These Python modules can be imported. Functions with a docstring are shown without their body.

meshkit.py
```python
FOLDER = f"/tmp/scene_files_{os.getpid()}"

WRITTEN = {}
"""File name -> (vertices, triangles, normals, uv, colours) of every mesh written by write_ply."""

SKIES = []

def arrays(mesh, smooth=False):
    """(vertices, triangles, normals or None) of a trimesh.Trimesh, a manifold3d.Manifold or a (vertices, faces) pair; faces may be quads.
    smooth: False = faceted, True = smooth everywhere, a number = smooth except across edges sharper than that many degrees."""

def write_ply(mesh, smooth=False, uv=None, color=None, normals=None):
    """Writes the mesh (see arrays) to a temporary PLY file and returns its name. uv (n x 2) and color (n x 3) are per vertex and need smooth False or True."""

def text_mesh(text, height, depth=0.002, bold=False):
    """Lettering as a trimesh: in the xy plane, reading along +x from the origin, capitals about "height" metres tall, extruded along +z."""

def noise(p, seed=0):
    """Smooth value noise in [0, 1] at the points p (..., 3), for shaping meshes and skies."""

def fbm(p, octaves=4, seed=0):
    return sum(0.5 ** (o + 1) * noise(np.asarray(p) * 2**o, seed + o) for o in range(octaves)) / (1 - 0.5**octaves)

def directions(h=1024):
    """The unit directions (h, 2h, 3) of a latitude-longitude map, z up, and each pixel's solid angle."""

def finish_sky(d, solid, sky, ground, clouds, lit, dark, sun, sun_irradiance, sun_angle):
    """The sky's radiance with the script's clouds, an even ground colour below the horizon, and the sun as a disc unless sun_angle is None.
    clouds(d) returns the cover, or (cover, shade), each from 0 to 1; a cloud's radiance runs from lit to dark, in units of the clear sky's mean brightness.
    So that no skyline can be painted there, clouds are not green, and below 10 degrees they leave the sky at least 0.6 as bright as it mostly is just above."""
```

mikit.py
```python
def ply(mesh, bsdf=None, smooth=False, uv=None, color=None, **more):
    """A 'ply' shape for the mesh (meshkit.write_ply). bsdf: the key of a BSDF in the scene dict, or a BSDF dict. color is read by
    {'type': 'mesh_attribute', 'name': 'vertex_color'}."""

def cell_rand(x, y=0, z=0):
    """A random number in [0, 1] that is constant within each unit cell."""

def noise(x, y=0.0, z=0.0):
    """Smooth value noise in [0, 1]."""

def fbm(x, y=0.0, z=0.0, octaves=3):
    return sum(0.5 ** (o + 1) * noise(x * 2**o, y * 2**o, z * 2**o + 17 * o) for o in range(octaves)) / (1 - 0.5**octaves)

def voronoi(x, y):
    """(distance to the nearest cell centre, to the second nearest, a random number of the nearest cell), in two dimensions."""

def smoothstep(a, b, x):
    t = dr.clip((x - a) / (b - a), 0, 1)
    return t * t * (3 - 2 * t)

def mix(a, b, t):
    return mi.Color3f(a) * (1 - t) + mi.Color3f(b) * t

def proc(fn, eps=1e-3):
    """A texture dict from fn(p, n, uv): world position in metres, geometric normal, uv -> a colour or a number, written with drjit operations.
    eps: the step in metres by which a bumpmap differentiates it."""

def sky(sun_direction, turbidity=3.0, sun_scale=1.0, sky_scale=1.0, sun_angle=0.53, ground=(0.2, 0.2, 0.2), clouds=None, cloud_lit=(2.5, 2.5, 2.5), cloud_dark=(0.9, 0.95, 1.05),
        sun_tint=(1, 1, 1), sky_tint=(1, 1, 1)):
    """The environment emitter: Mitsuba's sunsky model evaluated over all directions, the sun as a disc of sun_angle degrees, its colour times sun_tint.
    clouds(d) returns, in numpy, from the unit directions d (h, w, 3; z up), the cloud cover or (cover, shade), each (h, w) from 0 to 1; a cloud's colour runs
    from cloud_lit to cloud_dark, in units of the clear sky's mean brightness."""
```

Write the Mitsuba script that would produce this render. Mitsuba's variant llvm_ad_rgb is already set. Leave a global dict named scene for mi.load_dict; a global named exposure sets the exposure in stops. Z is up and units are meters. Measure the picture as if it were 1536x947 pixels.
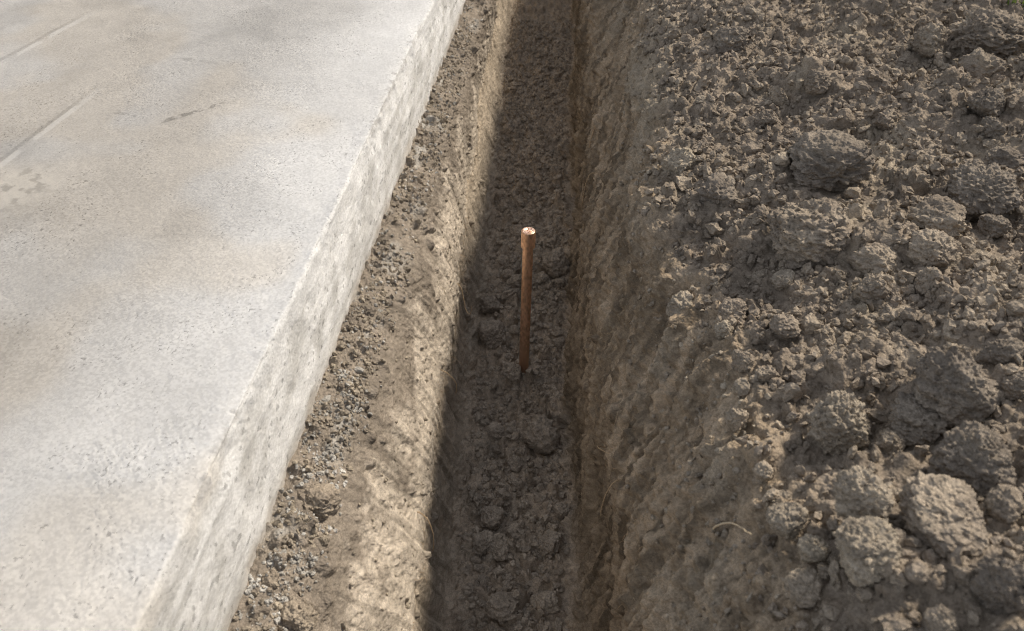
import math, random
import numpy as np
import trimesh
import drjit as dr
import mitsuba as mi
import mikit, meshkit
from mikit import noise, fbm, smoothstep, mix, cell_rand, voronoi
from scipy.interpolate import PchipInterpolator
from scipy.spatial import cKDTree

T = mi.ScalarTransform4f
scene, labels = {'type': 'scene'}, {}
R = np.random.default_rng(11)

# ------------------------------------------------------------------ camera, sky, exposure
PITCH, YAW = math.radians(38.5), math.radians(2.87)
CAM = np.array([-0.025, 0.0, 0.58])
FWD = np.array([-math.sin(YAW) * math.cos(PITCH), math.cos(YAW) * math.cos(PITCH), -math.sin(PITCH)])
scene['camera'] = {
    'type': 'thinlens', 'fov': 63.1, 'fov_axis': 'x', 'near_clip': 0.05, 'far_clip': 200.0,
    'aperture_radius': 0.0018, 'focus_distance': 1.22,
    'to_world': T().look_at(origin=CAM.tolist(), target=(CAM + FWD).tolist(), up=[0, 0, 1]),
    'film': {'type': 'hdrfilm', 'width': 1024, 'height': 631},
}
scene['sky'] = mikit.sky((0.80, 0.55, 0.93), turbidity=3, sun_scale=1.2, sun_angle=9, clouds=lambda d: 0.56, cloud_lit=(2.7, 2.65, 2.55),
                         sun_tint=(0.89, 0.965, 1.08))
exposure = 1.66

# ------------------------------------------------------------------ materials
def P(p, k):
    return p.x * k, p.y * k, p.z * k

def soil_detail(p):
    """grain of the soil: a factor around 1"""
    a = fbm(*P(p, 28.0), octaves=3)
    b = fbm(*P(p, 210.0), octaves=3)
    c = noise(*P(p, 900.0))
    return (0.80 + 0.24 * smoothstep(0.28, 0.72, a)) * (0.72 + 0.48 * smoothstep(0.25, 0.75, 0.5 * b + 0.5 * c))

def specks(p):
    s = noise(p.x * 420 + 3.1, p.y * 420, p.z * 420)
    return smoothstep(0.86, 0.95, s)

def ground_color(p, n, uv):
    t = uv.x
    w = fbm(*P(p, 14.0), octaves=3) - 0.5
    w2 = fbm(p.x * 60, p.y * 60, p.z * 60, octaves=2) - 0.5
    tt = t + 0.9 * w + 0.5 * w2
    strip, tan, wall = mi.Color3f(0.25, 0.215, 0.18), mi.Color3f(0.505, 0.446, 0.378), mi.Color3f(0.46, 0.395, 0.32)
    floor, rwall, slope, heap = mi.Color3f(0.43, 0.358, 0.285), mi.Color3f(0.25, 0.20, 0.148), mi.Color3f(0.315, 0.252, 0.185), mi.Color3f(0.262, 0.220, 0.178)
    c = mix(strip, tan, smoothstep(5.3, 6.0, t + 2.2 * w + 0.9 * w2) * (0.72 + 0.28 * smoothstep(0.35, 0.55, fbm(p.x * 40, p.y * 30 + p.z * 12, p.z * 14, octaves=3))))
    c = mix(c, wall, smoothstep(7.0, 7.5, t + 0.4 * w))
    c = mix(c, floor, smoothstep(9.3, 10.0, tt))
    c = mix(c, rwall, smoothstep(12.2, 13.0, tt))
    c = mix(c, slope, smoothstep(15.2, 16.4, tt))
    c = mix(c, heap, smoothstep(17.9, 18.7, tt))
    smear = fbm((p.y - 0.40 * p.z) * 95, p.z * 12, p.x * 12, octaves=4)
    sl = smoothstep(12.4, 13.2, t) * (1 - smoothstep(17.6, 18.4, t))
    c = c * (1 - sl * 0.42 * smoothstep(0.46, 0.66, smear)) * (1 + sl * 0.28 * smoothstep(0.52, 0.36, smear))
    # dry, lighter crumbly patches on the heap and the slope
    dry = smoothstep(0.50, 0.68, fbm(p.x * 9 + 5, p.y * 9, p.z * 9, octaves=4)) * smoothstep(15.0, 18.0, t)
    c = mix(c, mi.Color3f(0.38, 0.325, 0.255), 0.75 * dry)
    # damp, darker streaks that run down the tan face
    sk = fbm(p.y * 75 + p.z * 23, p.z * 7, p.x * 7, octaves=3)
    c = c * (1 - 0.30 * smoothstep(0.52, 0.66, sk) * smoothstep(4.2, 5.2, t) * (1 - smoothstep(9.0, 10.0, t)))
    # whitish mortar dust in the strip near the slab
    lime = smoothstep(0.55, 0.75, fbm(p.x * 26, p.y * 13 + 4, 0.0, octaves=3)) * smoothstep(2.6, 3.1, t) * (1 - smoothstep(4.2, 4.9, tt))
    c = mix(c, mi.Color3f(0.42, 0.405, 0.38), 0.8 * lime)
    c = c * soil_detail(p)
    return mix(c, mi.Color3f(0.42, 0.36, 0.28), 0.5 * specks(p))

def soil_bump(p, n, uv):
    return 0.6 * fbm(*P(p, 480.0), octaves=2) + 1.5 * fbm(*P(p, 150.0), octaves=3)

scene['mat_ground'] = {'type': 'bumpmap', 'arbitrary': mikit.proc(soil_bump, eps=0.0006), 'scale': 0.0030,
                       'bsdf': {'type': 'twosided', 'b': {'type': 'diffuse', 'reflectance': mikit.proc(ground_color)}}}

def clod_mat(key, col, dry, amount):
    def f(p, n, uv):
        d = smoothstep(0.42, 0.66, fbm(p.x * 22 + 9, p.y * 22, p.z * 22, octaves=4))
        c = mix(mi.Color3f(col), mi.Color3f(dry), amount * d) * soil_detail(p)
        return mix(c, mi.Color3f(0.42, 0.36, 0.28), 0.4 * specks(p))
    scene[key] = {'type': 'bumpmap', 'arbitrary': mikit.proc(soil_bump, eps=0.0006), 'scale': 0.0034,
                  'bsdf': {'type': 'twosided', 'b': {'type': 'diffuse', 'reflectance': mikit.proc(f)}}}

clod_mat('mat_clod', (0.258, 0.219, 0.180), (0.39, 0.333, 0.265), 0.65)
clod_mat('mat_clod_dark', (0.208, 0.180, 0.153), (0.30, 0.260, 0.215), 0.6)
clod_mat('mat_clod_dry', (0.31, 0.268, 0.218), (0.42, 0.365, 0.29), 0.7)
clod_mat('mat_clod_floor', (0.38, 0.325, 0.268), (0.47, 0.405, 0.33), 0.5)
clod_mat('mat_lime', (0.36, 0.345, 0.32), (0.56, 0.545, 0.52), 0.8)

def slab_edge_x(y):
    return -0.326 + 0.031 * (y - 0.36)

def line_mark(x, y, x0, y0, x1, y1, w):
    """1 on a thin line of the given half width"""
    L = math.hypot(x1 - x0, y1 - y0)
    ux, uy = (x1 - x0) / L, (y1 - y0) / L
    a = (x - x0) * ux + (y - y0) * uy
    b = dr.abs((x - x0) * uy - (y - y0) * ux)
    return (1 - smoothstep(0.4 * w, w, b)) * smoothstep(0, 0.05, a) * (1 - smoothstep(L - 0.15, L, a))

def concrete_color(p, n, uv):
    d = -(p.x - (-0.326 + 0.031 * (p.y - 0.36)))        # distance in from the edge
    big = fbm(p.x * 4.5 + 1.3, p.y * 3.2, 1.0, octaves=4)
    mid = fbm(p.x * 22, p.y * 22, p.z * 22, octaves=3)
    fine = fbm(*P(p, 430.0), octaves=2)
    edge = 1 - smoothstep(-0.02, 0.30, d + 0.22 * (big - 0.5))
    c = mix(mi.Color3f(0.335, 0.33, 0.326), mi.Color3f(0.53, 0.533, 0.54), edge)
    warm = smoothstep(0.48, 0.66, fbm(p.x * 5.0 + 7, p.y * 5.0, 4.0, octaves=3))
    c = mix(c, c * mi.Color3f(0.99, 0.955, 0.905), warm)
    dark = smoothstep(0.52, 0.72, fbm(p.x * 8 + 2, p.y * 5.5 + 7, 9.0, octaves=4))
    c = c * (1 - 0.13 * dark * (1 - 0.6 * edge))
    c = c * (0.88 + 0.14 * mid) * (0.89 + 0.20 * smoothstep(0.25, 0.75, fine))
    pores = smoothstep(0.80, 0.90, noise(p.x * 430, p.y * 330, p.z * 430)) * smoothstep(0.25, 0.5, mid)
    c = c * (1 - 0.38 * pores)
    pores2 = smoothstep(0.90, 0.95, noise(p.x * 300 + 9, p.y * 190, p.z * 250))
    c = c * (1 - 0.25 * pores2)
    # trowel ridges, a worn spot and a dark hairline on the top
    brk = smoothstep(0.34, 0.55, fbm(p.x * 60, p.y * 30, 0.0, octaves=3))
    lines = dr.maximum(line_mark(p.x, p.y, -1.075, 1.10, -0.965, 1.73, 0.011), line_mark(p.x, p.y, -0.832, 0.90, -0.786, 1.36, 0.008))
    c = mix(c, mi.Color3f(0.44, 0.436, 0.43), 0.40 * lines * brk)
    shade2 = dr.maximum(line_mark(p.x, p.y, -1.085, 1.10, -0.977, 1.73, 0.008), line_mark(p.x, p.y, -0.842, 0.90, -0.796, 1.36, 0.006))
    c = c * (1 - 0.18 * shade2)
    wob = 0.02 * (fbm(p.x * 30, p.y * 30, 0.0, octaves=3) - 0.5)
    hair = dr.maximum(dr.maximum(line_mark(p.x + wob, p.y + wob, -0.74, 1.23, -0.63, 1.18, 0.010), line_mark(p.x + wob, p.y + wob, -0.66, 1.175, -0.50, 1.325, 0.009)), line_mark(p.x + wob, p.y, -0.72, 1.45, -0.60, 1.42, 0.010))
    c = c * (1 - 0.42 * hair * smoothstep(0.45, 0.62, fbm(p.x * 90, p.y * 90, 1.0, octaves=3)))
    spot = 1 - smoothstep(0.02, 0.075, dr.sqrt(dr.square(p.x + 0.76) + dr.square(0.8 * (p.y - 0.98))) + 1.2 * wob)
    c = mix(c, mi.Color3f(0.41, 0.39, 0.36), 0.55 * spot)
    c = c * (1 - 0.30 * spot * smoothstep(0.55, 0.75, fbm(p.x * 75, p.y * 75, 7.0, octaves=3)))
    # side face: long streaks of laitance from the form boards
    side = smoothstep(0.012, 0.03, -p.z)
    st = fbm(p.y * 3.0, p.z * 90 + 0.6 * mid, 2.0, octaves=3)
    c = mix(c, mix(mi.Color3f(0.40, 0.397, 0.39), mi.Color3f(0.585, 0.588, 0.595), smoothstep(0.30, 0.66, 0.45 * st + 0.55 * fbm(p.y * 26 - p.z * 16, p.z * 20, 5.0, octaves=4))) * (0.90 + 0.16 * mid) * (0.88 + 0.22 * smoothstep(0.25, 0.75, fine)) * (1 - 0.35 * smoothstep(0.74, 0.84, noise(*P(p, 150.0)))), side)
    # grey broken concrete where the arris has chipped away
    win = dr.maximum(smoothstep(0.42, 0.46, p.y) * (1 - smoothstep(0.56, 0.60, p.y)), smoothstep(1.05, 1.15, p.y) * (1 - smoothstep(1.60, 1.70, p.y)))
    band = (1 - smoothstep(0.004, 0.008, dr.abs(d - 0.001 + 0.026 * (fbm(*P(p, 70.0), octaves=3) - 0.5)))) * (1 - smoothstep(0.010, 0.018, -p.z))
    c = mix(c, mi.Color3f(0.33, 0.325, 0.325) * (0.7 + 0.6 * fine), 0.75 * band * win * smoothstep(0.36, 0.50, fbm(p.y * 60, 3.0, 1.0, octaves=3)))
    foot = smoothstep(0.125, 0.155, -p.z + 0.03 * (mid - 0.5))
    c = mix(c, mi.Color3f(0.30, 0.27, 0.235), 0.75 * foot)
    return c

def concrete_bump(p, n, uv):
    return 0.6 * fbm(*P(p, 260.0), octaves=2) + 0.6 * fbm(*P(p, 70.0), octaves=2) - 0.3 * smoothstep(0.80, 0.92, noise(*P(p, 380.0)))

scene['mat_concrete'] = {'type': 'bumpmap', 'arbitrary': mikit.proc(concrete_bump, eps=0.0008), 'scale': 0.0016,
                         'bsdf': {'type': 'twosided', 'b': {'type': 'principled', 'base_color': mikit.proc(concrete_color), 'roughness': 0.85, 'specular': 0.25}}}

def copper_rough(p, n, uv):
    return 0.24 + 0.16 * fbm(p.x * 200, p.y * 200, p.z * 30, octaves=3)

def copper_color(p, n, uv):
    a = fbm(p.x * 300, p.y * 300, p.z * 25, octaves=3)
    dirt = smoothstep(0.35, 0.75, fbm(p.x * 330, p.y * 330, p.z * 140 + 3, octaves=3) + smoothstep(-0.36, -0.54, p.z) * 0.55)
    c = mix(mi.Color3f(0.86, 0.50, 0.31), mi.Color3f(0.93, 0.62, 0.43), a)
    return mix(c, mi.Color3f(0.36, 0.22, 0.14), 0.6 * dirt)

scene['mat_copper'] = {'type': 'principled', 'base_color': mikit.proc(copper_color), 'metallic': 0.75, 'roughness': mikit.proc(copper_rough), 'specular': 0.5}

def cap_top_color(p, n, uv):
    a = fbm(p.x * 420, p.y * 420, 0.0, octaves=3)
    return mix(mi.Color3f(0.86, 0.62, 0.50), mi.Color3f(0.42, 0.20, 0.12), smoothstep(0.50, 0.68, a))

scene['mat_copper_top'] = {'type': 'principled', 'base_color': mikit.proc(cap_top_color), 'metallic': 0.75, 'roughness': 0.5, 'specular': 0.5}
scene['mat_root'] = {'type': 'twosided', 'b': {'type': 'diffuse', 'reflectance': {'type': 'rgb', 'value': [0.42, 0.31, 0.20]}}}
scene['mat_root_pale'] = {'type': 'twosided', 'b': {'type': 'diffuse', 'reflectance': {'type': 'rgb', 'value': [0.50, 0.41, 0.29]}}}
scene['mat_grass'] = {'type': 'principledthin', 'base_color': {'type': 'rgb', 'value': [0.14, 0.20, 0.05]}, 'roughness': 0.6, 'diff_trans': 0.6}

# ------------------------------------------------------------------ helpers
def N(p, k, seed=0, octaves=3):
    return meshkit.fbm(np.asarray(p) * k, octaves, seed)

def grid_faces(nu, nv):
    i, j = np.meshgrid(np.arange(nv - 1), np.arange(nu - 1), indexing='ij')
    a = i * nu + j
    return np.vstack([np.stack([a, a + 1, a + nu + 1], -1).reshape(-1, 3), np.stack([a, a + nu + 1, a + nu], -1).reshape(-1, 3)])

def grid_normals(V):
    du = np.gradient(V, axis=1)
    dv = np.gradient(V, axis=0)
    n = np.cross(du, dv)
    return n / np.maximum(np.linalg.norm(n, axis=-1, keepdims=True), 1e-12)

def sphere_bumps(p, n, centers, normals, radii, warp):
    """height along n of the union of (warped) spheres over the surface points p; 0 where there is none"""
    h = np.zeros(len(p))
    order = np.argsort(radii)[::-1]
    edges = np.quantile(radii, [0, .2, .4, .6, .8, 1.0])
    for lo, hi in zip(edges[:-1], edges[1:]):
        sel = np.nonzero((radii >= lo) & (radii <= hi))[0]
        if not len(sel):
            continue
        rm = radii[sel].max()
        tree = cKDTree(centers[sel])
        q = p + warp * rm * (WARP - 0.5)[:len(p)] if False else p + warp * rm * np.stack([meshkit.noise(p * (0.9 / rm), s) - 0.5 for s in (3, 4, 5)], -1)
        d, i = tree.query(q, k=3, distance_upper_bound=rm, workers=-1)
        for k in range(3):
            ok = np.isfinite(d[:, k])
            if not ok.any():
                continue
            ii = sel[i[ok, k]]
            rel = centers[ii] - q[ok]
            al = (rel * n[ok]).sum(1)
            perp2 = (rel * rel).sum(1) - al * al
            s = radii[ii] ** 2 - perp2
            hh = np.where(s > 0, al + np.sqrt(np.maximum(s, 0)), 0)
            h[ok] = np.maximum(h[ok], hh)
    return h

def tag(key, label=None, category=None, group=None, kind=None):
    labels[key] = {k: v for k, v in (('label', label), ('category', category), ('group', group), ('kind', kind)) if v}

# ------------------------------------------------------------------ the ground: one sheet with the trench and the spoil heap
def controls(y):
    """the cross-section of the ground at distance y: (control, row, (x, z))"""
    o = np.ones_like(y)
    e = slab_edge_x(np.clip(y, -2, 6))
    f = np.clip(y, 0, 4) - 0.7
    L, Rr = -0.0150 * f, 0.0106 * f
    wig = 0.020 * (meshkit.fbm(np.stack([y * 3.1, 0 * y, 0 * y], -1), 3, 21) - 0.5)
    wig2 = 0.060 * (meshkit.fbm(np.stack([y * 4.3, 0 * y + 5, 0 * y], -1), 3, 22) - 0.5)
    wig3 = 0.040 * (meshkit.fbm(np.stack([y * 5.0, 0 * y + 9, 0 * y], -1), 3, 23) - 0.5)
    uc = np.interp(y, [0.35, 0.72, 0.86], [1, 1, 0.0])
    crest = np.interp(y, [0.25, 0.6, 0.78, 0.86, 0.95, 1.15, 1.6, 2.1, 3.0], [0.155, 0.165, 0.178, 0.16, 0.118, 0.122, 0.135, 0.19, 0.20])
    cw = meshkit.fbm(np.stack([y * 6.5, 0 * y + 3, 0 * y], -1), 3, 24) - 0.5
    crest = crest + 0.045 * cw
    cz = 0.055 * (meshkit.fbm(np.stack([y * 5.5, 0 * y + 7, 0 * y], -1), 3, 25) - 0.5)
    c = [(-40 * o, -.30 * o), (-5 * o, -.30 * o), (e - .10, -.24 * o), (e - .006, -.150 * o), (e + .026, -.160 * o),
         (e + .064 + .5 * wig2, -.198 * o), (0.5 * (e + .064) + 0.5 * (-.179 + L) + .002 + wig2 * .6, -.272 * o), (-.189 + L + wig2 * .6, -.352 * o), (-.186 + L + wig * .5 + wig2 * .4, -.390 * o),
         (-.168 + L + wig, -.48 * o), (-.148 + L + wig, -.520 * o), (-.07 * o, -.527 * o), (.010 + Rr + wig3, -.520 * o), (.035 + Rr + wig3 + .020 * uc, -.48 * o),
         (.050 + Rr + wig3 + .040 * uc, -.345 * o), (.056 + Rr + wig3 * 1.4 + .030 * uc, -.25 * o), (.074 + Rr + wig3 * 1.5 + .004 * uc, (-.19 - .012 * uc) * o), (0.5 * (.074 + Rr) + .5 * crest, -.105 * o),
         (crest, -.008 + cz), (crest + .07, .034 + .6 * cz), (.42 * o, .078 * o), (.75 * o, .125 * o), (1.2 * o, .15 * o), (1.9 * o, .06 * o), (2.8 * o, -.15 * o), (6 * o, -.17 * o), (40 * o, -.17 * o)]
    return np.array([[a, b] for a, b in c])                      # (27, 2, rows)

def rows_for(d0, k, lo, hi):
    y = [lo]
    while y[-1] < hi:
        y.append(y[-1] + d0 + k * max(y[-1], 0))
    return np.array(y)

Y = np.concatenate([[-40, -12, -4, -1.5, -.6, -.2, 0, 0.1], rows_for(0.0019, 0.0014, 0.17, 3.7), np.linspace(3.76, 6, 30), [6.3, 6.8, 8, 14, 40]])
SEG = [2, 3, 4, 28, 30, 40, 42, 22, 40, 28, 42, 40, 26, 46, 34, 30, 48, 50, 40, 94, 122, 106, 24, 10, 5, 5]
t = np.concatenate([i + np.arange(n) / n for i, n in enumerate(SEG)] + [[len(SEG)]])
C = controls(Y)
prof = PchipInterpolator(np.arange(len(C)), C, axis=0)(t)       # (nt, 2, rows)
V = np.empty((len(Y), len(t), 3))
V[..., 0], V[..., 1], V[..., 2] = prof[:, 0].T, Y[:, None], prof[:, 1].T
# the trench and the heap end far behind the picture
end = np.clip((Y - 5.0) / 1.0, 0, 1)[:, None]
flat = np.clip((-Y - 1.0) / 2.0, 0, 1)[:, None]
V[..., 2] = V[..., 2] * (1 - np.maximum(end, flat)) + -.20 * np.maximum(end, flat)
TT = np.broadcast_to(t[None], V.shape[:2])
YY = np.broadcast_to(Y[:, None], V.shape[:2])
S = lambda a, b, x: (lambda q: q * q * (3 - 2 * q))(np.clip((x - a) / (b - a), 0, 1))

# the heap's own lumps and hollows (large scale), and its fall towards the far side
Hm = S(17.3, 19.2, TT) * (1 - S(23, 24.5, TT))
pts = V.reshape(-1, 3)
low = (N(V * [1, 1, 0], 3.6, 31, 3) - 0.5) * 0.115 + (N(V * [1, 1, 0], 13.0, 32, 2) - 0.5) * 0.030
V[..., 2] += Hm * low
V[..., 2] -= S(15.5, 18.2, TT) * S(1.75, 3.6, YY) * (0.20 * S(0.3, 1.4, V[..., 0]) + 0.06)
n0 = grid_normals(V)
VIS = (YY > 0.1) & (YY < 5) & (TT > 2.5) & (TT < 24)

# zone weights
strip_w = S(2.6, 3.2, TT) * (1 - S(4.6, 5.4, TT))
tan_w = S(4.6, 5.4, TT) * (1 - S(9.3, 9.9, TT))
floor_w = S(9.4, 10.1, TT) * (1 - S(12.2, 12.9, TT))
rwall_w = S(12.2, 12.9, TT) * (1 - S(17.4, 18.4, TT))
heap_w = S(17.4, 18.5, TT) * (1 - S(23.2, 24.5, TT))

A = V[VIS]
n = n0[VIS]
tv, yv = TT[VIS], YY[VIS]
# medium forms
med = (N(A, 38, 41, 3) - 0.5)
ridged = 1 - np.abs(2 * N(A, 24, 42, 3) - 1) * 1.6
fall = np.where(tv < 10, A[:, 2] * 0.30, A[:, 2] * -0.40)        # scrape marks: down the face, a little along it
streak = meshkit.fbm(np.stack([(yv + fall) * (48 + 0 * yv), A[:, 2] * 7, A[:, 0] * 7], -1), 3, 43) - 0.5
streak2 = meshkit.fbm(np.stack([(yv + fall) * 20, A[:, 2] * 3, A[:, 0] * 3], -1), 3, 44) - 0.5
streak3 = meshkit.fbm(np.stack([(yv + fall) * 115, A[:, 2] * 16, A[:, 0] * 16], -1), 2, 46) - 0.5
fine = N(A, 150, 45, 3) - 0.5
w = {k: v[VIS] for k, v in dict(strip=strip_w, tan=tan_w, floor=floor_w, rwall=rwall_w, heap=heap_w).items()}
patchy = N(A * [1, 1, 0.6], 11, 47, 3)
ring = np.hypot(A[:, 0] + .0627, A[:, 1] - 1.193)
disp = w['floor'] * (.013 * np.exp(-((ring - .020) / .013) ** 2)) + (med * (0.012 * w['strip'] + 0.007 * w['tan'] + 0.038 * w['floor'] + 0.010 * w['rwall'] + 0.030 * w['heap'])
        + streak * (0.010 * w['tan'] * (0.4 + 1.2 * (patchy > .5)) + 0.028 * w['rwall']) + streak2 * (0.016 * w['tan'] + 0.042 * w['rwall']) + streak3 * (0.004 * w['tan'] + 0.016 * w['rwall']) + (ridged - .4) * 0.009 * w['rwall']
        + fine * (0.005 * w['strip'] + 0.0045 * w['tan'] + 0.014 * w['floor'] + 0.014 * w['rwall'] + 0.010 * w['heap']))
# crumb structure: unions of small warped spheres sunk into the surface
prob = 0.9 * w['strip'] * (0.4 + patchy) + 0.05 * w['tan'] + 1.0 * w['floor'] + 0.22 * w['rwall'] * (patchy > 0.5) + 1.2 * w['heap'] * (0.35 + 1.2 * patchy)
du = np.linalg.norm(np.gradient(V, axis=1), axis=-1) * np.linalg.norm(np.gradient(V, axis=0), axis=-1)
area = du[VIS]
for count, r0, r1, sink in ((1000, .013, .022, .40), (10000, .007, .013, .3), (26000, .0045, .007, .2), (26000, .003, .0045, .1)):
    pr = prob * area
    if r0 > .01:
        pr = pr * (w['heap'] + 0.9 * w['floor'] + 0.1 * w['strip'])
    pick = R.choice(len(A), count, p=pr / pr.sum())
    rad = R.uniform(r0, r1, count)
    cen = A[pick] + n[pick] * (disp[pick] - sink * rad)[:, None] + R.normal(0, .001, (count, 3))
    P0 = A + n * disp[:, None]
    disp = disp + sphere_bumps(P0, n, cen, n[pick], rad, 0.95) * (1 + .5 * w['floor']) * (0.62 + 0.75 * meshkit.fbm(P0 * (1.6 / r1), 2, 48))
A = A + n * disp[:, None]
V[VIS] = A
G = V.reshape(-1, 3)
gf = grid_faces(len(t), len(Y))
scene['ground'] = mikit.ply((G, gf), 'mat_ground', smooth=True, uv=np.stack([TT.ravel(), YY.ravel()], -1))
tag('ground', 'brown soil with a narrow trench cut through it and a heap of dug earth along its right side', kind='structure')
GN = grid_normals(V)

# ------------------------------------------------------------------ the concrete slab
def build_slab():
    ys = np.concatenate([[-6, -2, -.5, 0, .1], rows_for(0.0026, 0.0026, 0.16, 3.2), np.linspace(3.25, 8, 40)])
    # cross-section from far left along the top, over the arris and down the face: (x from the edge, z)
    px = [(-8, 0), (-3, 0), (-1.6, 0), (-.6, 0), (-.15, 0), (-.03, 0), (-.0045, -.0003), (-.0010, -.0018), (.0008, -.006), (.0020, -.028), (.0032, -.045), (.006, -.085), (.007, -.12), (.006, -.16), (.004, -.25), (-8, -.25)]
    seg = [2, 6, 20, 30, 24, 12, 8, 8, 12, 14, 12, 14, 14, 8, 2]
    tt = np.concatenate([i + np.arange(k) / k for i, k in enumerate(seg)] + [[len(seg)]])
    pr = PchipInterpolator(np.arange(len(px)), np.array(px, float), axis=0)(tt)
    M = np.empty((len(ys), len(tt), 3))
    M[..., 0] = pr[:, 0] + slab_edge_x(ys)[:, None]
    M[..., 1] = ys[:, None]
    M[..., 2] = pr[:, 1]
    TTs = np.broadcast_to(tt[None], M.shape[:2])
    yy = np.broadcast_to(ys[:, None], M.shape[:2])
    nn = grid_normals(M)
    live = S(0.16, 0.3, yy) * (1 - S(3.0, 3.3, yy))
    top = (1 - S(5, 6, TTs)) * S(1.5, 2.2, TTs)
    face = S(7.5, 9, TTs) * (1 - S(13, 14, TTs))
    d = top * ((N(M, 2.0, 51, 3) - .5) * .010 + (N(M, 16, 52, 3) - .5) * .0028)
    long = meshkit.fbm(np.stack([yy * 3.5, M[..., 2] * 75, 0 * yy], -1), 3, 53) - .5
    d = d + face * (long * .0035 + (N(M, 32, 54, 5) - .5) * .0065)
    # chipped arris: some lengths of the edge have broken away
    chip = np.clip(meshkit.fbm(np.stack([yy * 7.5, 0 * yy, 0 * yy], -1), 4, 55) - .50, 0, 1) * 4
    win = np.maximum(S(.42, .46, yy) * (1 - S(.56, .60, yy)), S(1.05, 1.15, yy) * (1 - S(1.60, 1.70, yy)))
    chip = np.clip(.5 * chip + win * (.35 + 1.1 * (meshkit.fbm(np.stack([yy * 40, 0 * yy, 0 * yy], -1), 3, 58) - .4)), 0, 1) * np.exp(-((TTs - 7.4) / 1.25) ** 2)
    rough = N(M, 85, 56, 3)
    d = d - chip * (.008 + .014 * rough) - np.exp(-((TTs - 7.2) / 1.5) ** 2) * (N(M, 55, 57, 3) - .5) * .006
    M = M + nn * (d * live)[..., None]
    f = grid_faces(len(tt), len(ys))
    nu = len(tt)
    caps = []
    for r in (0, len(ys) - 1):
        a = r * nu + np.arange(1, nu - 2)
        caps.append(np.stack([np.full_like(a, r * nu), a, a + 1] if r == 0 else [np.full_like(a, r * nu), a + 1, a], -1))
        caps.append(np.array([[r * nu, r * nu + nu - 2, r * nu + nu - 1]]))
    f = np.vstack([f] + caps)
    scene['concrete_slab'] = mikit.ply((M.reshape(-1, 3), f), 'mat_concrete', smooth=True, uv=np.stack([TTs.ravel(), yy.ravel()], -1))
    tag('concrete_slab', 'pale grey concrete slab with a chipped whitish edge left of the trench', 'concrete slab')
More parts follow.
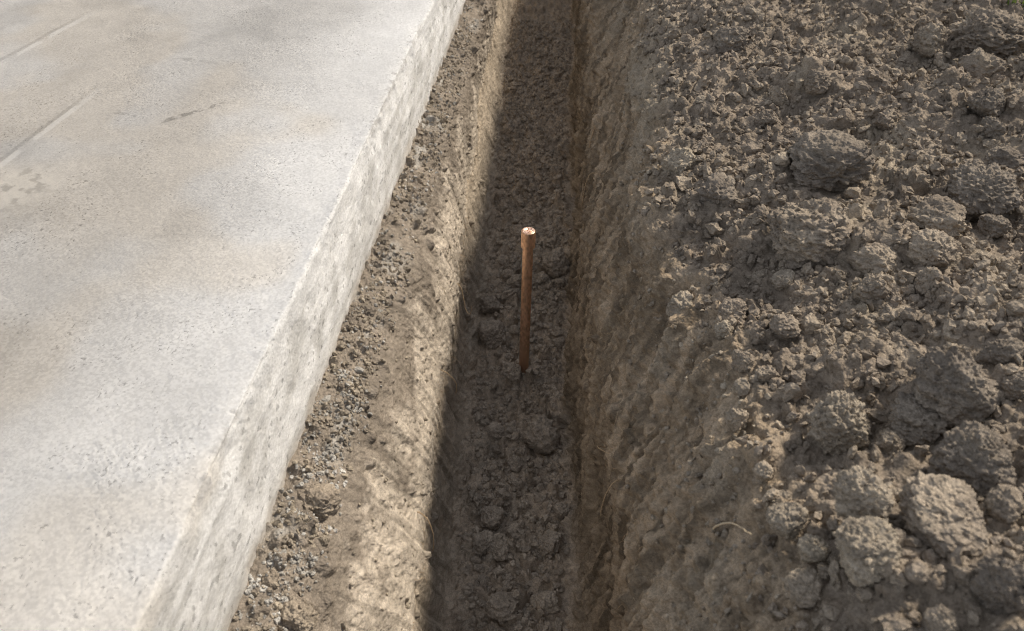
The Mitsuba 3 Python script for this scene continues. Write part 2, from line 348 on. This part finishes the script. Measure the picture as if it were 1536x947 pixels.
build_slab()

# ------------------------------------------------------------------ the copper rod
def build_rod():
    base, lean = np.array([-0.0627, 1.193, -0.523]), math.radians(1.0)
    def lathe(pr, sec=48):
        m = trimesh.creation.revolve(np.array(pr), sections=sec)
        return m
    M = trimesh.transformations.translation_matrix(base) @ trimesh.transformations.rotation_matrix(lean, [0, 1, 0])
    L, r, rc = 0.338, 0.0093, 0.0124
    shaft = lathe([(0, -.08), (r, -.08)] + [(r, -.08 + q * (L - .02 + .08) / 24) for q in range(1, 25)] + [(0, L - .02)])
    cap = lathe([(r + .0002, L - .0325), (rc - .0005, L - .0325), (rc, L - .0319), (rc, L - .0021), (rc - .0004, L - .0011), (rc - .0012, L - .0003), (rc - .002, L)])
    rr = np.linspace(rc - .002, 0, 14)
    topm = lathe([(a, L + (.00035 if 0 < j < 13 else 0) * math.sin(j * 1.9)) for j, a in enumerate(rr)])
    v = np.array(topm.vertices)
    v[:, 2] += 0.0011 * (N(v, 520, 61, 2) - .5) * (np.hypot(v[:, 0], v[:, 1]) < rc - .0024)
    topm.vertices = v
    for part, m, mat in (('shaft', shaft, 'mat_copper'), ('cap', cap, 'mat_copper'), ('cap__struck_end', topm, 'mat_copper_top')):
        m.apply_transform(M)
        scene['ground_rod__' + part] = mikit.ply(m, mat, smooth=35)
    tag('ground_rod', 'upright copper rod with a thicker cap standing in the trench floor', 'metal rod')
build_rod()

# ------------------------------------------------------------------ clods
def clod_mesh(r, aspect, seed, level, rough=1.0, cuts=7):
    """an angular, crumbly lump of soil of half width r"""
    g = np.random.default_rng(seed)
    m = trimesh.creation.icosphere(subdivisions=level, radius=1.0)
    d = np.array(m.vertices)
    o = g.uniform(0, 50, 3)
    rad = 1 + 0.9 * (N(d + o, 1.2, 71, 2) - .5)
    for _ in range(cuts):
        a = g.normal(size=3)
        a /= np.linalg.norm(a)
        lim = g.uniform(.66, .92) / np.maximum(d @ a, 1e-3)
        rad = -np.logaddexp(-rad * 11, -lim * 11) / 11 + 0.03
    rid = 1 - np.abs(2 * N(d * rad[:, None] + o, 2.7, 72, 3) - 1)
    rad = rad + rough * (0.26 * (rid - .62) + 0.34 * (N(d * rad[:, None] + o, 5.5, 73, 3) - .5))
    p = d * rad[:, None]
    # crumbs stuck to it
    k = int(120 * rough)
    idx = g.choice(len(d), k)
    h = np.zeros(len(d))
    cr = .035 + .16 * g.random(k) ** 2.5
    tree = cKDTree(p[idx])
    dd, ii = tree.query(p + .16 * np.stack([N(p + o, 7, 74 + q, 2) - .5 for q in range(3)], -1), k=4)
    for q in range(4):
        h = np.maximum(h, np.sqrt(np.maximum(cr[ii[:, q]] ** 2 - dd[:, q] ** 2, 0)))
    p = p + d * (0.8 * h + rough * 0.22 * (N(p + o, 13, 78, 4) - .5))[:, None]
    ext = p.max(0) - p.min(0)
    p = p * (2.0 / ext[:2].mean()) * r
    p[:, 2] *= min(aspect * 1.15, 1.2) / max(ext[2] / ext[:2].mean(), 1e-6)
    return trimesh.Trimesh(p, m.faces, process=False)

MATS = {'c': 'mat_clod', 'd': 'mat_clod_dark', 'y': 'mat_clod_dry', 'f': 'mat_clod_floor'}
HEAP_CLODS = [
    (0.554, 1.295, 0.105, 0.0288, 0.93, 'c', 'blocky clod high on the heap, left of the broad mound in the top right corner'),
    (0.633, 1.287, 0.117, 0.0649, 0.55, 'c', 'broad low mound of soil at the top right corner of the photo'),
    (0.590, 1.195, 0.101, 0.0299, 0.90, 'c', 'angular clod with a pale right face just below the broad top right corner mound'),
    (0.555, 1.076, 0.105, 0.0232, 0.85, 'd', 'dark clod at the right edge, second below the broad corner mound'),
    (0.549, 1.034, 0.084, 0.0175, 1.00, 'd', 'small dark clod at the right edge, third below the broad corner mound'),
    (0.341, 1.000, 0.042, 0.0546, 0.69, 'd', 'large dark jagged clod standing alone in the upper middle of the heap'),
    (0.290, 0.863, 0.025, 0.0564, 0.66, 'c', 'widest ragged slab of soil on the heap, just below the large dark jagged clod'),
    (0.500, 0.915, 0.060, 0.0440, 0.67, 'd', 'wide dark lump at the right edge of the heap, level with the rod top'),
    (0.552, 0.978, 0.070, 0.0280, 0.67, 'd', 'flat dark clod resting behind the wide right edge lump'),
    (0.428, 0.858, 0.058, 0.0313, 0.65, 'c', 'rounded clod directly above a second round clod, right of the widest ragged slab'),
    (0.403, 0.790, 0.056, 0.0259, 0.77, 'c', 'round clod directly below a similar clod, right of the widest ragged slab'),
    (0.345, 0.797, 0.034, 0.0288, 0.76, 'c', 'rough clod touching the lower right of the widest ragged slab'),
    (0.326, 0.743, 0.037, 0.0174, 0.88, 'c', 'small clod directly under the rough clod beside the widest ragged slab'),
    (0.388, 0.746, 0.045, 0.0173, 0.96, 'c', 'small upright clod below the pair of round clods at the right'),
    (0.492, 0.848, 0.056, 0.0170, 0.82, 'd', 'small clod at the right edge under the wide dark lump'),
    (0.196, 0.970, 0.019, 0.0290, 0.67, 'd', 'low dark clod near the trench side of the heap, left of the large jagged clod'),
    (0.159, 1.062, 0.013, 0.0244, 0.85, 'y', 'pale dry clod perched on the heap edge, the one highest up beside the far trench'),
    (0.267, 1.378, 0.073, 0.0331, 0.73, 'd', 'dark clod far up the heap on its left, near the end of the visible trench'),
    (0.145, 0.816, -0.053, 0.0230, 0.79, 'y', 'pale dry clod on the heap edge nearest the copper rod'),
    (0.185, 0.753, -0.009, 0.0174, 0.83, 'c', 'clod just right of the pale dry one on the heap edge nearest the rod'),
    (0.230, 0.701, 0.015, 0.0164, 0.78, 'c', 'squat clod in the middle of the dry crumbly patch of the heap'),
    (0.175, 0.729, -0.015, 0.0127, 0.76, 'y', 'small tan clod on the heap edge, below the pale dry one nearest the rod'),
    (0.250, 0.552, 0.013, 0.0291, 1.02, 'y', 'large rounded pale clod on the lower heap, standing taller than its neighbours'),
    (0.346, 0.570, 0.050, 0.0402, 0.79, 'd', 'long dark pitted clod at the right of the lower heap, above the darkest boulder'),
    (0.312, 0.548, 0.031, 0.0278, 0.67, 'd', 'dark sloping clod wedged between the large rounded pale clod and the darkest boulder'),
    (0.285, 0.529, 0.022, 0.0150, 0.92, 'c', 'small grey clod against the right foot of the large rounded pale clod'),
    (0.329, 0.476, 0.057, 0.0339, 0.90, 'd', 'darkest boulder sized clod at the lower right of the heap'),
    (0.397, 0.602, 0.066, 0.0179, 0.97, 'd', 'dark clod at the right edge above the darkest boulder sized clod'),
    (0.228, 0.436, 0.058, 0.0226, 0.81, 'y', 'pale rounded clod below the large tall pale one, upper of a stacked pair'),
    (0.285, 0.421, 0.056, 0.0350, 0.54, 'c', 'long slanting clod below the darkest boulder, running down to the right'),
    (0.180, 0.445, 0.015, 0.0166, 0.87, 'y', 'round pale clod at the near left end of the heap, by the smooth trench slope'),
    (0.191, 0.408, 0.029, 0.0120, 1.00, 'y', 'small pale clod between the round one by the slope and the broad tan lump'),
    (0.218, 0.390, 0.057, 0.0238, 0.71, 'y', 'broad tan lump on the near heap, lower of a stacked pair'),
    (0.181, 0.381, 0.015, 0.0154, 0.93, 'c', 'grey brown clod near the bottom of the photo, below the round pale ones'),
    (0.300, 0.348, 0.072, 0.0239, 1.25, 'd', 'big dark lump cut off by the bottom right corner of the photo'),
    (0.182, 0.658, 0.001, 0.0125, 0.94, 'c', 'clod on the rim of the smooth slope, level with the foot of the copper rod'),
    (0.166, 0.584, -0.007, 0.0117, 1.28, 'c', 'narrow upright clod on the rim, left of the large rounded pale clod'),
    (0.175, 0.509, 0.001, 0.0102, 0.88, 'c', 'small clod on the rim between the narrow upright one and the round pale one below'),
    (0.254, 0.330, 0.059, 0.0114, 0.84, 'c', 'clod on the bottom edge of the photo, left of the big cut off lump'),
    (0.333, 0.429, 0.065, 0.0164, 0.75, 'c', 'clod at the right edge under the darkest boulder'),
    (0.278, 0.360, 0.070, 0.0084, 0.83, 'c', 'small clod just left of the big cut off corner lump'),
    (0.245, 0.363, 0.066, 0.0085, 0.83, 'c', 'small clod halfway between the broad tan lump and the cut off corner lump'),
    (0.395, 0.560, 0.066, 0.0130, 1.05, 'd', 'dark clod half hidden at the right edge beside the long pitted one'),
    (0.249, 0.797, 0.006, 0.0155, 0.75, 'y', 'low tan clod in the dry patch, below the widest ragged slab'),
    (0.203, 0.640, 0.001, 0.0123, 0.78, 'c', 'small clod on the lower heap, up and left of the large rounded pale clod'),
    (0.446, 1.108, 0.062, 0.0206, 0.77, 'c', 'clod in the fine crumbs right of and above the large jagged clod'),
    (0.295, 1.163, 0.033, 0.0198, 0.75, 'c', 'clod left of and above the large dark jagged clod'),
    (0.369, 1.210, 0.076, 0.0209, 0.76, 'c', 'clod in the upper middle of the heap above the large jagged clod'),
]
FLOOR_CLODS = [
    (-0.008, 1.543, -0.522, 0.0333, 0.95, 'f', 'dark round clod on the trench floor right behind the copper rod'),
    (-0.102, 1.545, -0.524, 0.0228, 0.87, 'f', 'small clod on the trench floor left behind the copper rod, farther of two'),
    (-0.096, 1.481, -0.528, 0.0237, 0.81, 'f', 'small clod on the trench floor left behind the copper rod, nearer of two'),
    (-0.131, 1.296, -0.523, 0.0341, 0.72, 'f', 'flat clod against the left trench wall beside the copper rod'),
    (-0.141, 1.404, -0.527, 0.0243, 0.76, 'f', 'small clod by the left trench wall, just beyond the flat one'),
    (-0.026, 1.015, -0.527, 0.0344, 0.93, 'f', 'largest round clod on the trench floor, in front of the copper rod'),
    (0.011, 0.860, -0.519, 0.0141, 1.08, 'f', 'small dark clod by the right trench wall near the bottom of the photo'),
    (-0.075, 0.686, -0.524, 0.0255, 0.69, 'f', 'flat clod on the near trench floor, left of centre at the bottom'),
    (-0.009, 0.694, -0.520, 0.0216, 0.73, 'f', 'clod on the near trench floor, right of centre at the bottom'),
    (-0.038, 1.185, -0.541, 0.0225, 0.55, 'f', 'low clod of soil heaped against the foot of the copper rod'),
    (-0.105, 1.038, -0.524, 0.0168, 0.79, 'f', 'small clod on the trench floor left of the largest round one'),
    (-0.065, 0.965, -0.528, 0.0150, 0.85, 'f', 'small clod on the trench floor just in front of the largest round one'),
]
STRIP_CLODS = [
    (-0.278, 0.593, -0.175, 0.0264, 0.74, 'c', 'rounded brown clod on the soil strip close under the slab, near the bottom left'),
    (-0.267, 0.462, -0.192, 0.0218, 0.84, 'c', 'clod on the soil strip at the bottom edge of the photo under the slab'),
    (-0.301, 0.486, -0.167, 0.0123, 0.94, 'c', 'grey clod tucked against the slab side just above the bottom edge'),
    (-0.281, 0.932, -0.169, 0.0125, 1.00, 'd', 'small dark clod against the slab foot, level with the middle of the rod'),
    (-0.290, 1.040, -0.166, 0.0124, 0.92, 'd', 'small dark clod against the slab foot, level with the top of the rod'),
    (-0.300, 0.544, -0.168, 0.0108, 0.87, 'c', 'small clod on the strip between the rounded brown clod and the bottom one'),
    (-0.285, 1.794, -0.162, 0.0165, 0.82, 'd', 'dark clod on the far strip beside the slab'),
    (-0.276, 1.553, -0.164, 0.0135, 0.90, 'd', 'dark crumb clod on the strip nearer than the far one'),
]
LUMPS = [(-0.285, 0.826, -0.169, 0.0072), (-0.292, 0.806, -0.169, 0.0080), (-0.268, 0.801, -0.181, 0.0071), (-0.296, 0.776, -0.165, 0.0078), (-0.277, 0.762, -0.175, 0.0086), (-0.296, 0.744, -0.158, 0.0067), (-0.279, 0.842, -0.170, 0.0064), (-0.266, 0.832, -0.179, 0.0054), (-0.284, 0.735, -0.172, 0.0067), (-0.296, 0.719, -0.168, 0.0075), (-0.302, 0.694, -0.165, 0.0073), (-0.297, 0.843, -0.166, 0.0059), (-0.303, 0.803, -0.160, 0.0066), (-0.265, 0.745, -0.181, 0.0055), (-0.306, 0.736, -0.165, 0.0059), (-0.259, 0.775, -0.186, 0.0052), (-0.305, 0.672, -0.166, 0.0064), (-0.284, 0.701, -0.172, 0.0053), (-0.317, 0.493, -0.163, 0.0082), (-0.300, 0.467, -0.169, 0.0088), (-0.311, 0.458, -0.161, 0.0073), (-0.312, 0.440, -0.167, 0.0085), (-0.294, 0.482, -0.173, 0.0068), (-0.299, 0.446, -0.171, 0.0073), (-0.292, 0.457, -0.176, 0.0060), (-0.281, 0.787, -0.168, 0.0070), (-0.287, 0.763, -0.170, 0.0060), (-0.272, 0.813, -0.170, 0.0058), (-0.307, 0.780, -0.163, 0.0056), (-0.268, 0.860, -0.179, 0.0051), (-0.297, 0.653, -0.168, 0.0055), (-0.290, 0.674, -0.170, 0.0048)]

COUNT = {}
def key_for(name):
    COUNT[name] = COUNT.get(name, -1) + 1
    return name if COUNT[name] == 0 else '%s_%03d' % (name, COUNT[name])

def put_clod(x, y, z, r, asp, mat, label, seed, group=None):
    level = 5 if r * 1.0 / max(np.linalg.norm(np.array([x, y, z]) - CAM), .2) > .030 else 4 if r > .0105 else 3
    m = clod_mesh(r, asp, seed, level, (1.15, .95, 1.05)[seed % 3], (6, 8, 7)[seed % 3])
    m.apply_transform(trimesh.transformations.rotation_matrix(R.uniform(0, 6.28), [0, 0, 1]))
    m.apply_translation((x, y, z + (0.85 if mat == 'f' else 0.24) * r * asp))
    k = key_for('soil_clod')
    scene[k] = mikit.ply(m, MATS[mat], smooth=50)
    tag(k, label, 'soil clod', group)

sd = 100
for table in (HEAP_CLODS, FLOOR_CLODS, STRIP_CLODS):
    for row in table:
        sd += 1
        put_clod(*row, sd)

# pale mortar lumps in the strip by the slab
for i, (x, y, z, r) in enumerate(LUMPS):
    m = clod_mesh(r * .8 * (.6 + .8 * (i * 7 % 10) / 9), .7, 400 + i, 3, 1.4, 10)
    m.apply_transform(trimesh.transformations.rotation_matrix(i * 2.1, [0, 0, 1]) @ trimesh.transformations.scale_matrix(1.35, direction=[1, 0, 0]))
    m.apply_translation((x, y, z))
    k = key_for('mortar_lump')
    scene[k] = mikit.ply(m, 'mat_lime', smooth=50)
    tag(k, 'small pale mortar lump in the whitish rubble at the foot of the slab', 'mortar lump', 'pale mortar lumps at the foot of the slab')

# many smaller clods: copies of a few
TG, YG, XG = TT.ravel(), YY.ravel(), G[:, 0]
AR = du.ravel()
def surface_pick(count, weight):
    wgt = weight * AR
    return R.choice(len(G), count, p=wgt / wgt.sum())

GNf = GN.reshape(-1, 3)
big = np.array([r[:3] for r in HEAP_CLODS + FLOOR_CLODS + STRIP_CLODS])
bigr = np.array([r[3] for r in HEAP_CLODS + FLOOR_CLODS + STRIP_CLODS])
btree = cKDTree(big)
clear = np.ones(len(G))
db, ib = btree.query(G)
clear[db < bigr[ib] * 1.05] = 0
inview = ((YG > .25) & (YG < 2.6) & (XG < 1.2)).astype(float)
patch = N(G * [1, 1, .5], 8, 81, 3)
protos = {m: [mikit.ply(clod_mesh(1.0, .8, 600 + i, 3, 1.35, 9), MATS[m], smooth=32) for i in range(9)] for m in 'cdyf'}
def scatter(count, weight, lo, hi, mats, label, group):
    for j in surface_pick(count, weight):
        r = lo + (hi - lo) * R.random() ** 2.2
        p = G[j] + GNf[j] * r * (.55 if mats == 'f' else .15)
        a = R.normal(size=3)
        tw = T().translate(p.tolist()).rotate((a / np.linalg.norm(a)).tolist(), R.uniform(0, 360)).scale([r, r * R.uniform(.8, 1.1), r * R.uniform(.7, 1)])
        k = key_for('soil_clod')
        scene[k] = {**protos[mats[R.integers(len(mats))]][R.integers(9)], 'to_world': tw}
        if callable(label):
            tag(k, *label(G[j]))
        else:
            tag(k, label, 'soil clod', group)
def heap_label(p):
    far = 'far' if p[1] > 1.05 else 'middle' if p[1] > .62 else 'near'
    side = 'trench side' if p[0] < (.30 if far == 'far' else .26 if far == 'middle' else .22) else 'right hand side'
    return 'small crumbly clod, one of many on the %s heap, %s' % (far, side), 'soil clod', 'small loose clods on the %s part of the heap, %s' % (far, side)
def floor_label(p):
    where = 'beyond the copper rod' if p[1] > 1.19 else 'between rod and largest floor clod' if p[1] > 1.0 else 'at the near end'
    return 'small clod, one of many on the trench floor ' + where, 'soil clod', 'small loose clods on the trench floor ' + where
heap_f = S(17.8, 18.6, TG) * (1 - S(22.2, 23, TG)) * inview * clear
floor_f = S(9.9, 10.4, TG) * (1 - S(11.8, 12.5, TG)) * (YG > .55) * (YG < 3.2) * clear
strip_f = S(3.2, 3.5, TG) * (1 - S(4.4, 5.0, TG)) * inview * clear
scatter(122, heap_f * (.2 + patch ** 2) / (.15 + np.maximum(YG, 0)) ** .5, .008, .019, 'cddcy', heap_label, None)
scatter(64, floor_f * (.25 + 2.2 * np.exp(-((YG - 1.38) / .22) ** 2) + (YG < 1.1)), .008, .023, 'f', floor_label, None)
scatter(26, strip_f, .004, .009, 'ccy', 'small clod, one of the many on the soil strip beside the slab', 'small loose clods on the strip beside the slab')

# ------------------------------------------------------------------ crumbs: too small to count
def crumbs(name, count, weight, lo, hi, power, level, mat, label):
    j = surface_pick(count, weight)
    base = trimesh.creation.icosphere(subdivisions=level)
    bv, bf = np.array(base.vertices), np.array(base.faces)
    variants = [bv * (1 + 1.7 * (N(bv + 9.7 * q, 1.7, 85, 2) - .5))[:, None] for q in range(12)]
    which = R.integers(0, 12, count)
    r = lo + (hi - lo) * R.random(count) ** power
    ax = R.normal(size=(count, 3))
    Q, _ = np.linalg.qr(R.normal(size=(count, 3, 3)))
    sc = R.uniform(.5, 1.3, (count, 1, 3))
    v = np.stack(variants)[which] * sc
    v = np.einsum('nij,nkj->nki', Q, v) * r[:, None, None] + (G[j] + GNf[j] * (r * R.uniform(-.1, .6, count))[:, None])[:, None]
    det = np.linalg.det(Q) < 0
    f = bf[None] + (np.arange(count) * len(bv))[:, None, None]
    f = np.where(det[:, None, None], f[..., ::-1], f)
    scene[name] = mikit.ply((v.reshape(-1, 3), f.reshape(-1, 3)), mat, smooth=False)
    tag(name, label, 'soil crumbs', kind='stuff')
near = 1 / (.25 + np.maximum(YG, 0)) ** .6
crumbs('soil_crumbs', 24000, heap_f * (.12 + patch ** 2) * near, .0018, .0066, 2.0, 0, 'mat_clod', 'fine loose soil crumbs covering the heap between the clods')
crumbs('soil_crumbs_001', 2600, heap_f * (.1 + patch ** 2) * near, .005, .0105, 2.0, 1, 'mat_clod', 'coarse loose soil crumbs covering the heap between the clods')
crumbs('soil_crumbs_002', 6500, floor_f, .0025, .009, 2.0, 0, 'mat_clod_floor', 'loose dark soil crumbs on the trench floor')
crumbs('soil_crumbs_003', 2200, strip_f * np.maximum(patch - .35, 0.02) * near, .0014, .0048, 2.0, 0, 'mat_clod_dry', 'loose soil crumbs on the strip between slab and trench')
lime_f = strip_f * S(.40, .48, YG) * (1 - S(.85, .98, YG)) * S(.45, .60, N(G * [1, 1, 0], 22, 86, 2)) + .15 * strip_f
crumbs('mortar_crumbs', 1700, lime_f, .0011, .0036, 2.0, 0, 'mat_lime', 'pale dusty mortar crumbs mixed into the soil at the foot of the slab')
labels['mortar_crumbs']['category'] = 'mortar crumbs'
crumbs('soil_crumbs_004', 1800, (S(16.2, 17.5, TG) * (1 - S(18, 18.6, TG)) + .25 * S(5, 5.4, TG) * (1 - S(6.8, 7.0, TG))) * inview * near, .0013, .0042, 2.5, 0, 'mat_clod_dry', 'fine dry crumbs resting on the scraped trench sides')

# ------------------------------------------------------------------ roots
def tube(points, r, sides=6, steps=26, taper=.45):
    from scipy.interpolate import CubicSpline
    p = np.array(points, float)
    q = CubicSpline(np.linspace(0, 1, len(p)), p)(np.linspace(0, 1, steps))
    q = q + .35 * r * (np.stack([meshkit.noise(q * 160 + 7 * c, c) for c in range(3)], -1) - .5) * 4
    tn = np.gradient(q, axis=0)
    tn /= np.linalg.norm(tn, axis=1, keepdims=True)
    a = np.cross(tn, [.3, .2, .93]); a /= np.linalg.norm(a, axis=1, keepdims=True)
    b = np.cross(tn, a)
    an = np.arange(sides) * 2 * np.pi / sides
    rr = (r * (1 - taper * np.linspace(0, 1, steps)))[:, None, None]
    v = q[:, None] + rr * (np.cos(an)[None, :, None] * a[:, None] + np.sin(an)[None, :, None] * b[:, None])
    f = grid_faces(sides, steps)
    i = np.arange(steps - 1) * sides
    wrap = np.concatenate([np.stack([i + sides - 1, i, i + sides], -1), np.stack([i + sides - 1, i + sides, i + 2 * sides - 1], -1)])
    ends = np.array([[0, k + 1, k] for k in range(1, sides - 1)] + [[(steps - 1) * sides, (steps - 1) * sides + k, (steps - 1) * sides + k + 1] for k in range(1, sides - 1)])
    return trimesh.Trimesh(v.reshape(-1, 3), np.vstack([f, wrap, ends]), process=False)

ROOTS = [
    ([(0.137, 0.491, -0.056), (0.142, 0.486, -0.043), (0.15, 0.481, -0.035), (0.155, 0.47, -0.027), (0.159, 0.456, -0.017)], .0012, 'mat_root_pale', 'pale curved root lying on the smooth slope right of the trench'),
    ([(0.080, 1.60, -0.170), (0.066, 1.585, -0.182), (0.058, 1.575, -0.21), (0.056, 1.57, -0.24)], .0013, 'mat_root', 'thin root hanging from the right lip of the trench at the far end'),
    ([(0.134, 0.811, -0.078), (0.143, 0.799, -0.062), (0.146, 0.775, -0.045), (0.152, 0.756, -0.04)], .0009, 'mat_root_pale', 'short pale twig on the heap edge near the pale dry clod'),
    ([(-0.195, 1.225, -0.325), (-0.178, 1.222, -0.34), (-0.172, 1.21, -0.37), (-0.163, 1.20, -0.375), (-0.160, 1.20, -0.355)], .0009, 'mat_root', 'thin looped root at the left trench lip beside the rod top'),
    ([(0.070, 1.45, -0.215), (0.052, 1.44, -0.215), (0.044, 1.42, -0.235), (0.040, 1.41, -0.265)], .0008, 'mat_root', 'fine root along the right trench wall beyond the rod'),
    ([(0.074, 0.665, -0.195), (0.060, 0.655, -0.195), (0.052, 0.648, -0.215), (0.050, 0.645, -0.24)], .0008, 'mat_root', 'fine root poking out of the right trench wall near the bottom'),
    ([(0.060, 0.752, -0.235), (0.048, 0.735, -0.215), (0.052, 0.715, -0.20), (0.062, 0.70, -0.19)], .0007, 'mat_root', 'fine curved root on the right wall, level with the largest floor clod'),
    ([(-0.190, 0.712, -0.333), (-0.173, 0.705, -0.345), (-0.168, 0.70, -0.375), (-0.171, 0.698, -0.40)], .0008, 'mat_root', 'fine root hanging from the left lip near the bottom of the photo'),
    ([(-0.192, 1.005, -0.338), (-0.176, 1.0, -0.347), (-0.168, 1.005, -0.37), (-0.172, 1.01, -0.40)], .0008, 'mat_root', 'fine root hanging from the left lip level with the rod foot'),
]
for pl, r, mat, label in ROOTS:
    k = key_for('root')
    scene[k] = mikit.ply(tube(pl, r), mat, smooth=60)
    tag(k, label, 'root')

# hair roots along the two lips
hairs = []
for j in np.concatenate([surface_pick(130, (np.abs(TG - 7.1) < .35) * inview), surface_pick(150, (np.abs(TG - 16.0) < .7) * inview), surface_pick(60, heap_f * (TG < 19.3))]):
    p, nn = G[j], GNf[j]
    dn = np.array([0, 0, -1.0]) + R.normal(0, .5, 3)
    L = R.uniform(.006, .018)
    hairs.append(tube([p - nn * .002, p + nn * L * .30 + dn * L * .15, p + nn * L * .42 + dn * L * .5 + R.normal(0, .002, 3), p + nn * L * .35 + dn * L * .95 + R.normal(0, .004, 3)], R.uniform(.00018, .0003), 4, 9))
scene['hair_roots'] = mikit.ply(trimesh.util.concatenate(hairs), 'mat_root', smooth=60)
tag('hair_roots', 'fine hair roots sticking out along the lips of the trench', 'roots', kind='stuff')

# ------------------------------------------------------------------ grass beyond the heap
def build_grass():
    b = []
    tr = cKDTree(G[:, :2])
    for _ in range(2600):
        if R.random() < .5:
            x, y = R.uniform(.725, .98), R.uniform(1.43, 1.70)
        else:
            x, y = R.uniform(1.3, 4.5), R.uniform(1.5, 4.5)
        z = G[tr.query((x, y))[1], 2] - .004
        h, wd, az = R.uniform(.015, .04), R.uniform(.0012, .0022), R.uniform(0, 6.28)
        s_, c_ = math.sin(az), math.cos(az)
        lean = R.uniform(.1, .7) * h
        q = [(-wd * c_, -wd * s_, 0), (wd * c_, wd * s_, 0), (-.7 * wd * c_ - .35 * lean * s_, -.7 * wd * s_ + .35 * lean * c_, .55 * h), (.7 * wd * c_ - .35 * lean * s_, .7 * wd * s_ + .35 * lean * c_, .55 * h), (-lean * s_, lean * c_, h)]
        b.append(np.array(q) + (x, y, z))
    v = np.concatenate(b)
    f = (np.array([[0, 1, 3], [0, 3, 2], [2, 3, 4]])[None] + 5 * np.arange(len(b))[:, None, None]).reshape(-1, 3)
    scene['grass'] = mikit.ply((v, f), 'mat_grass')
    tag('grass', 'short green grass growing beyond the heap at the top right corner', 'grass', kind='stuff')
build_grass()
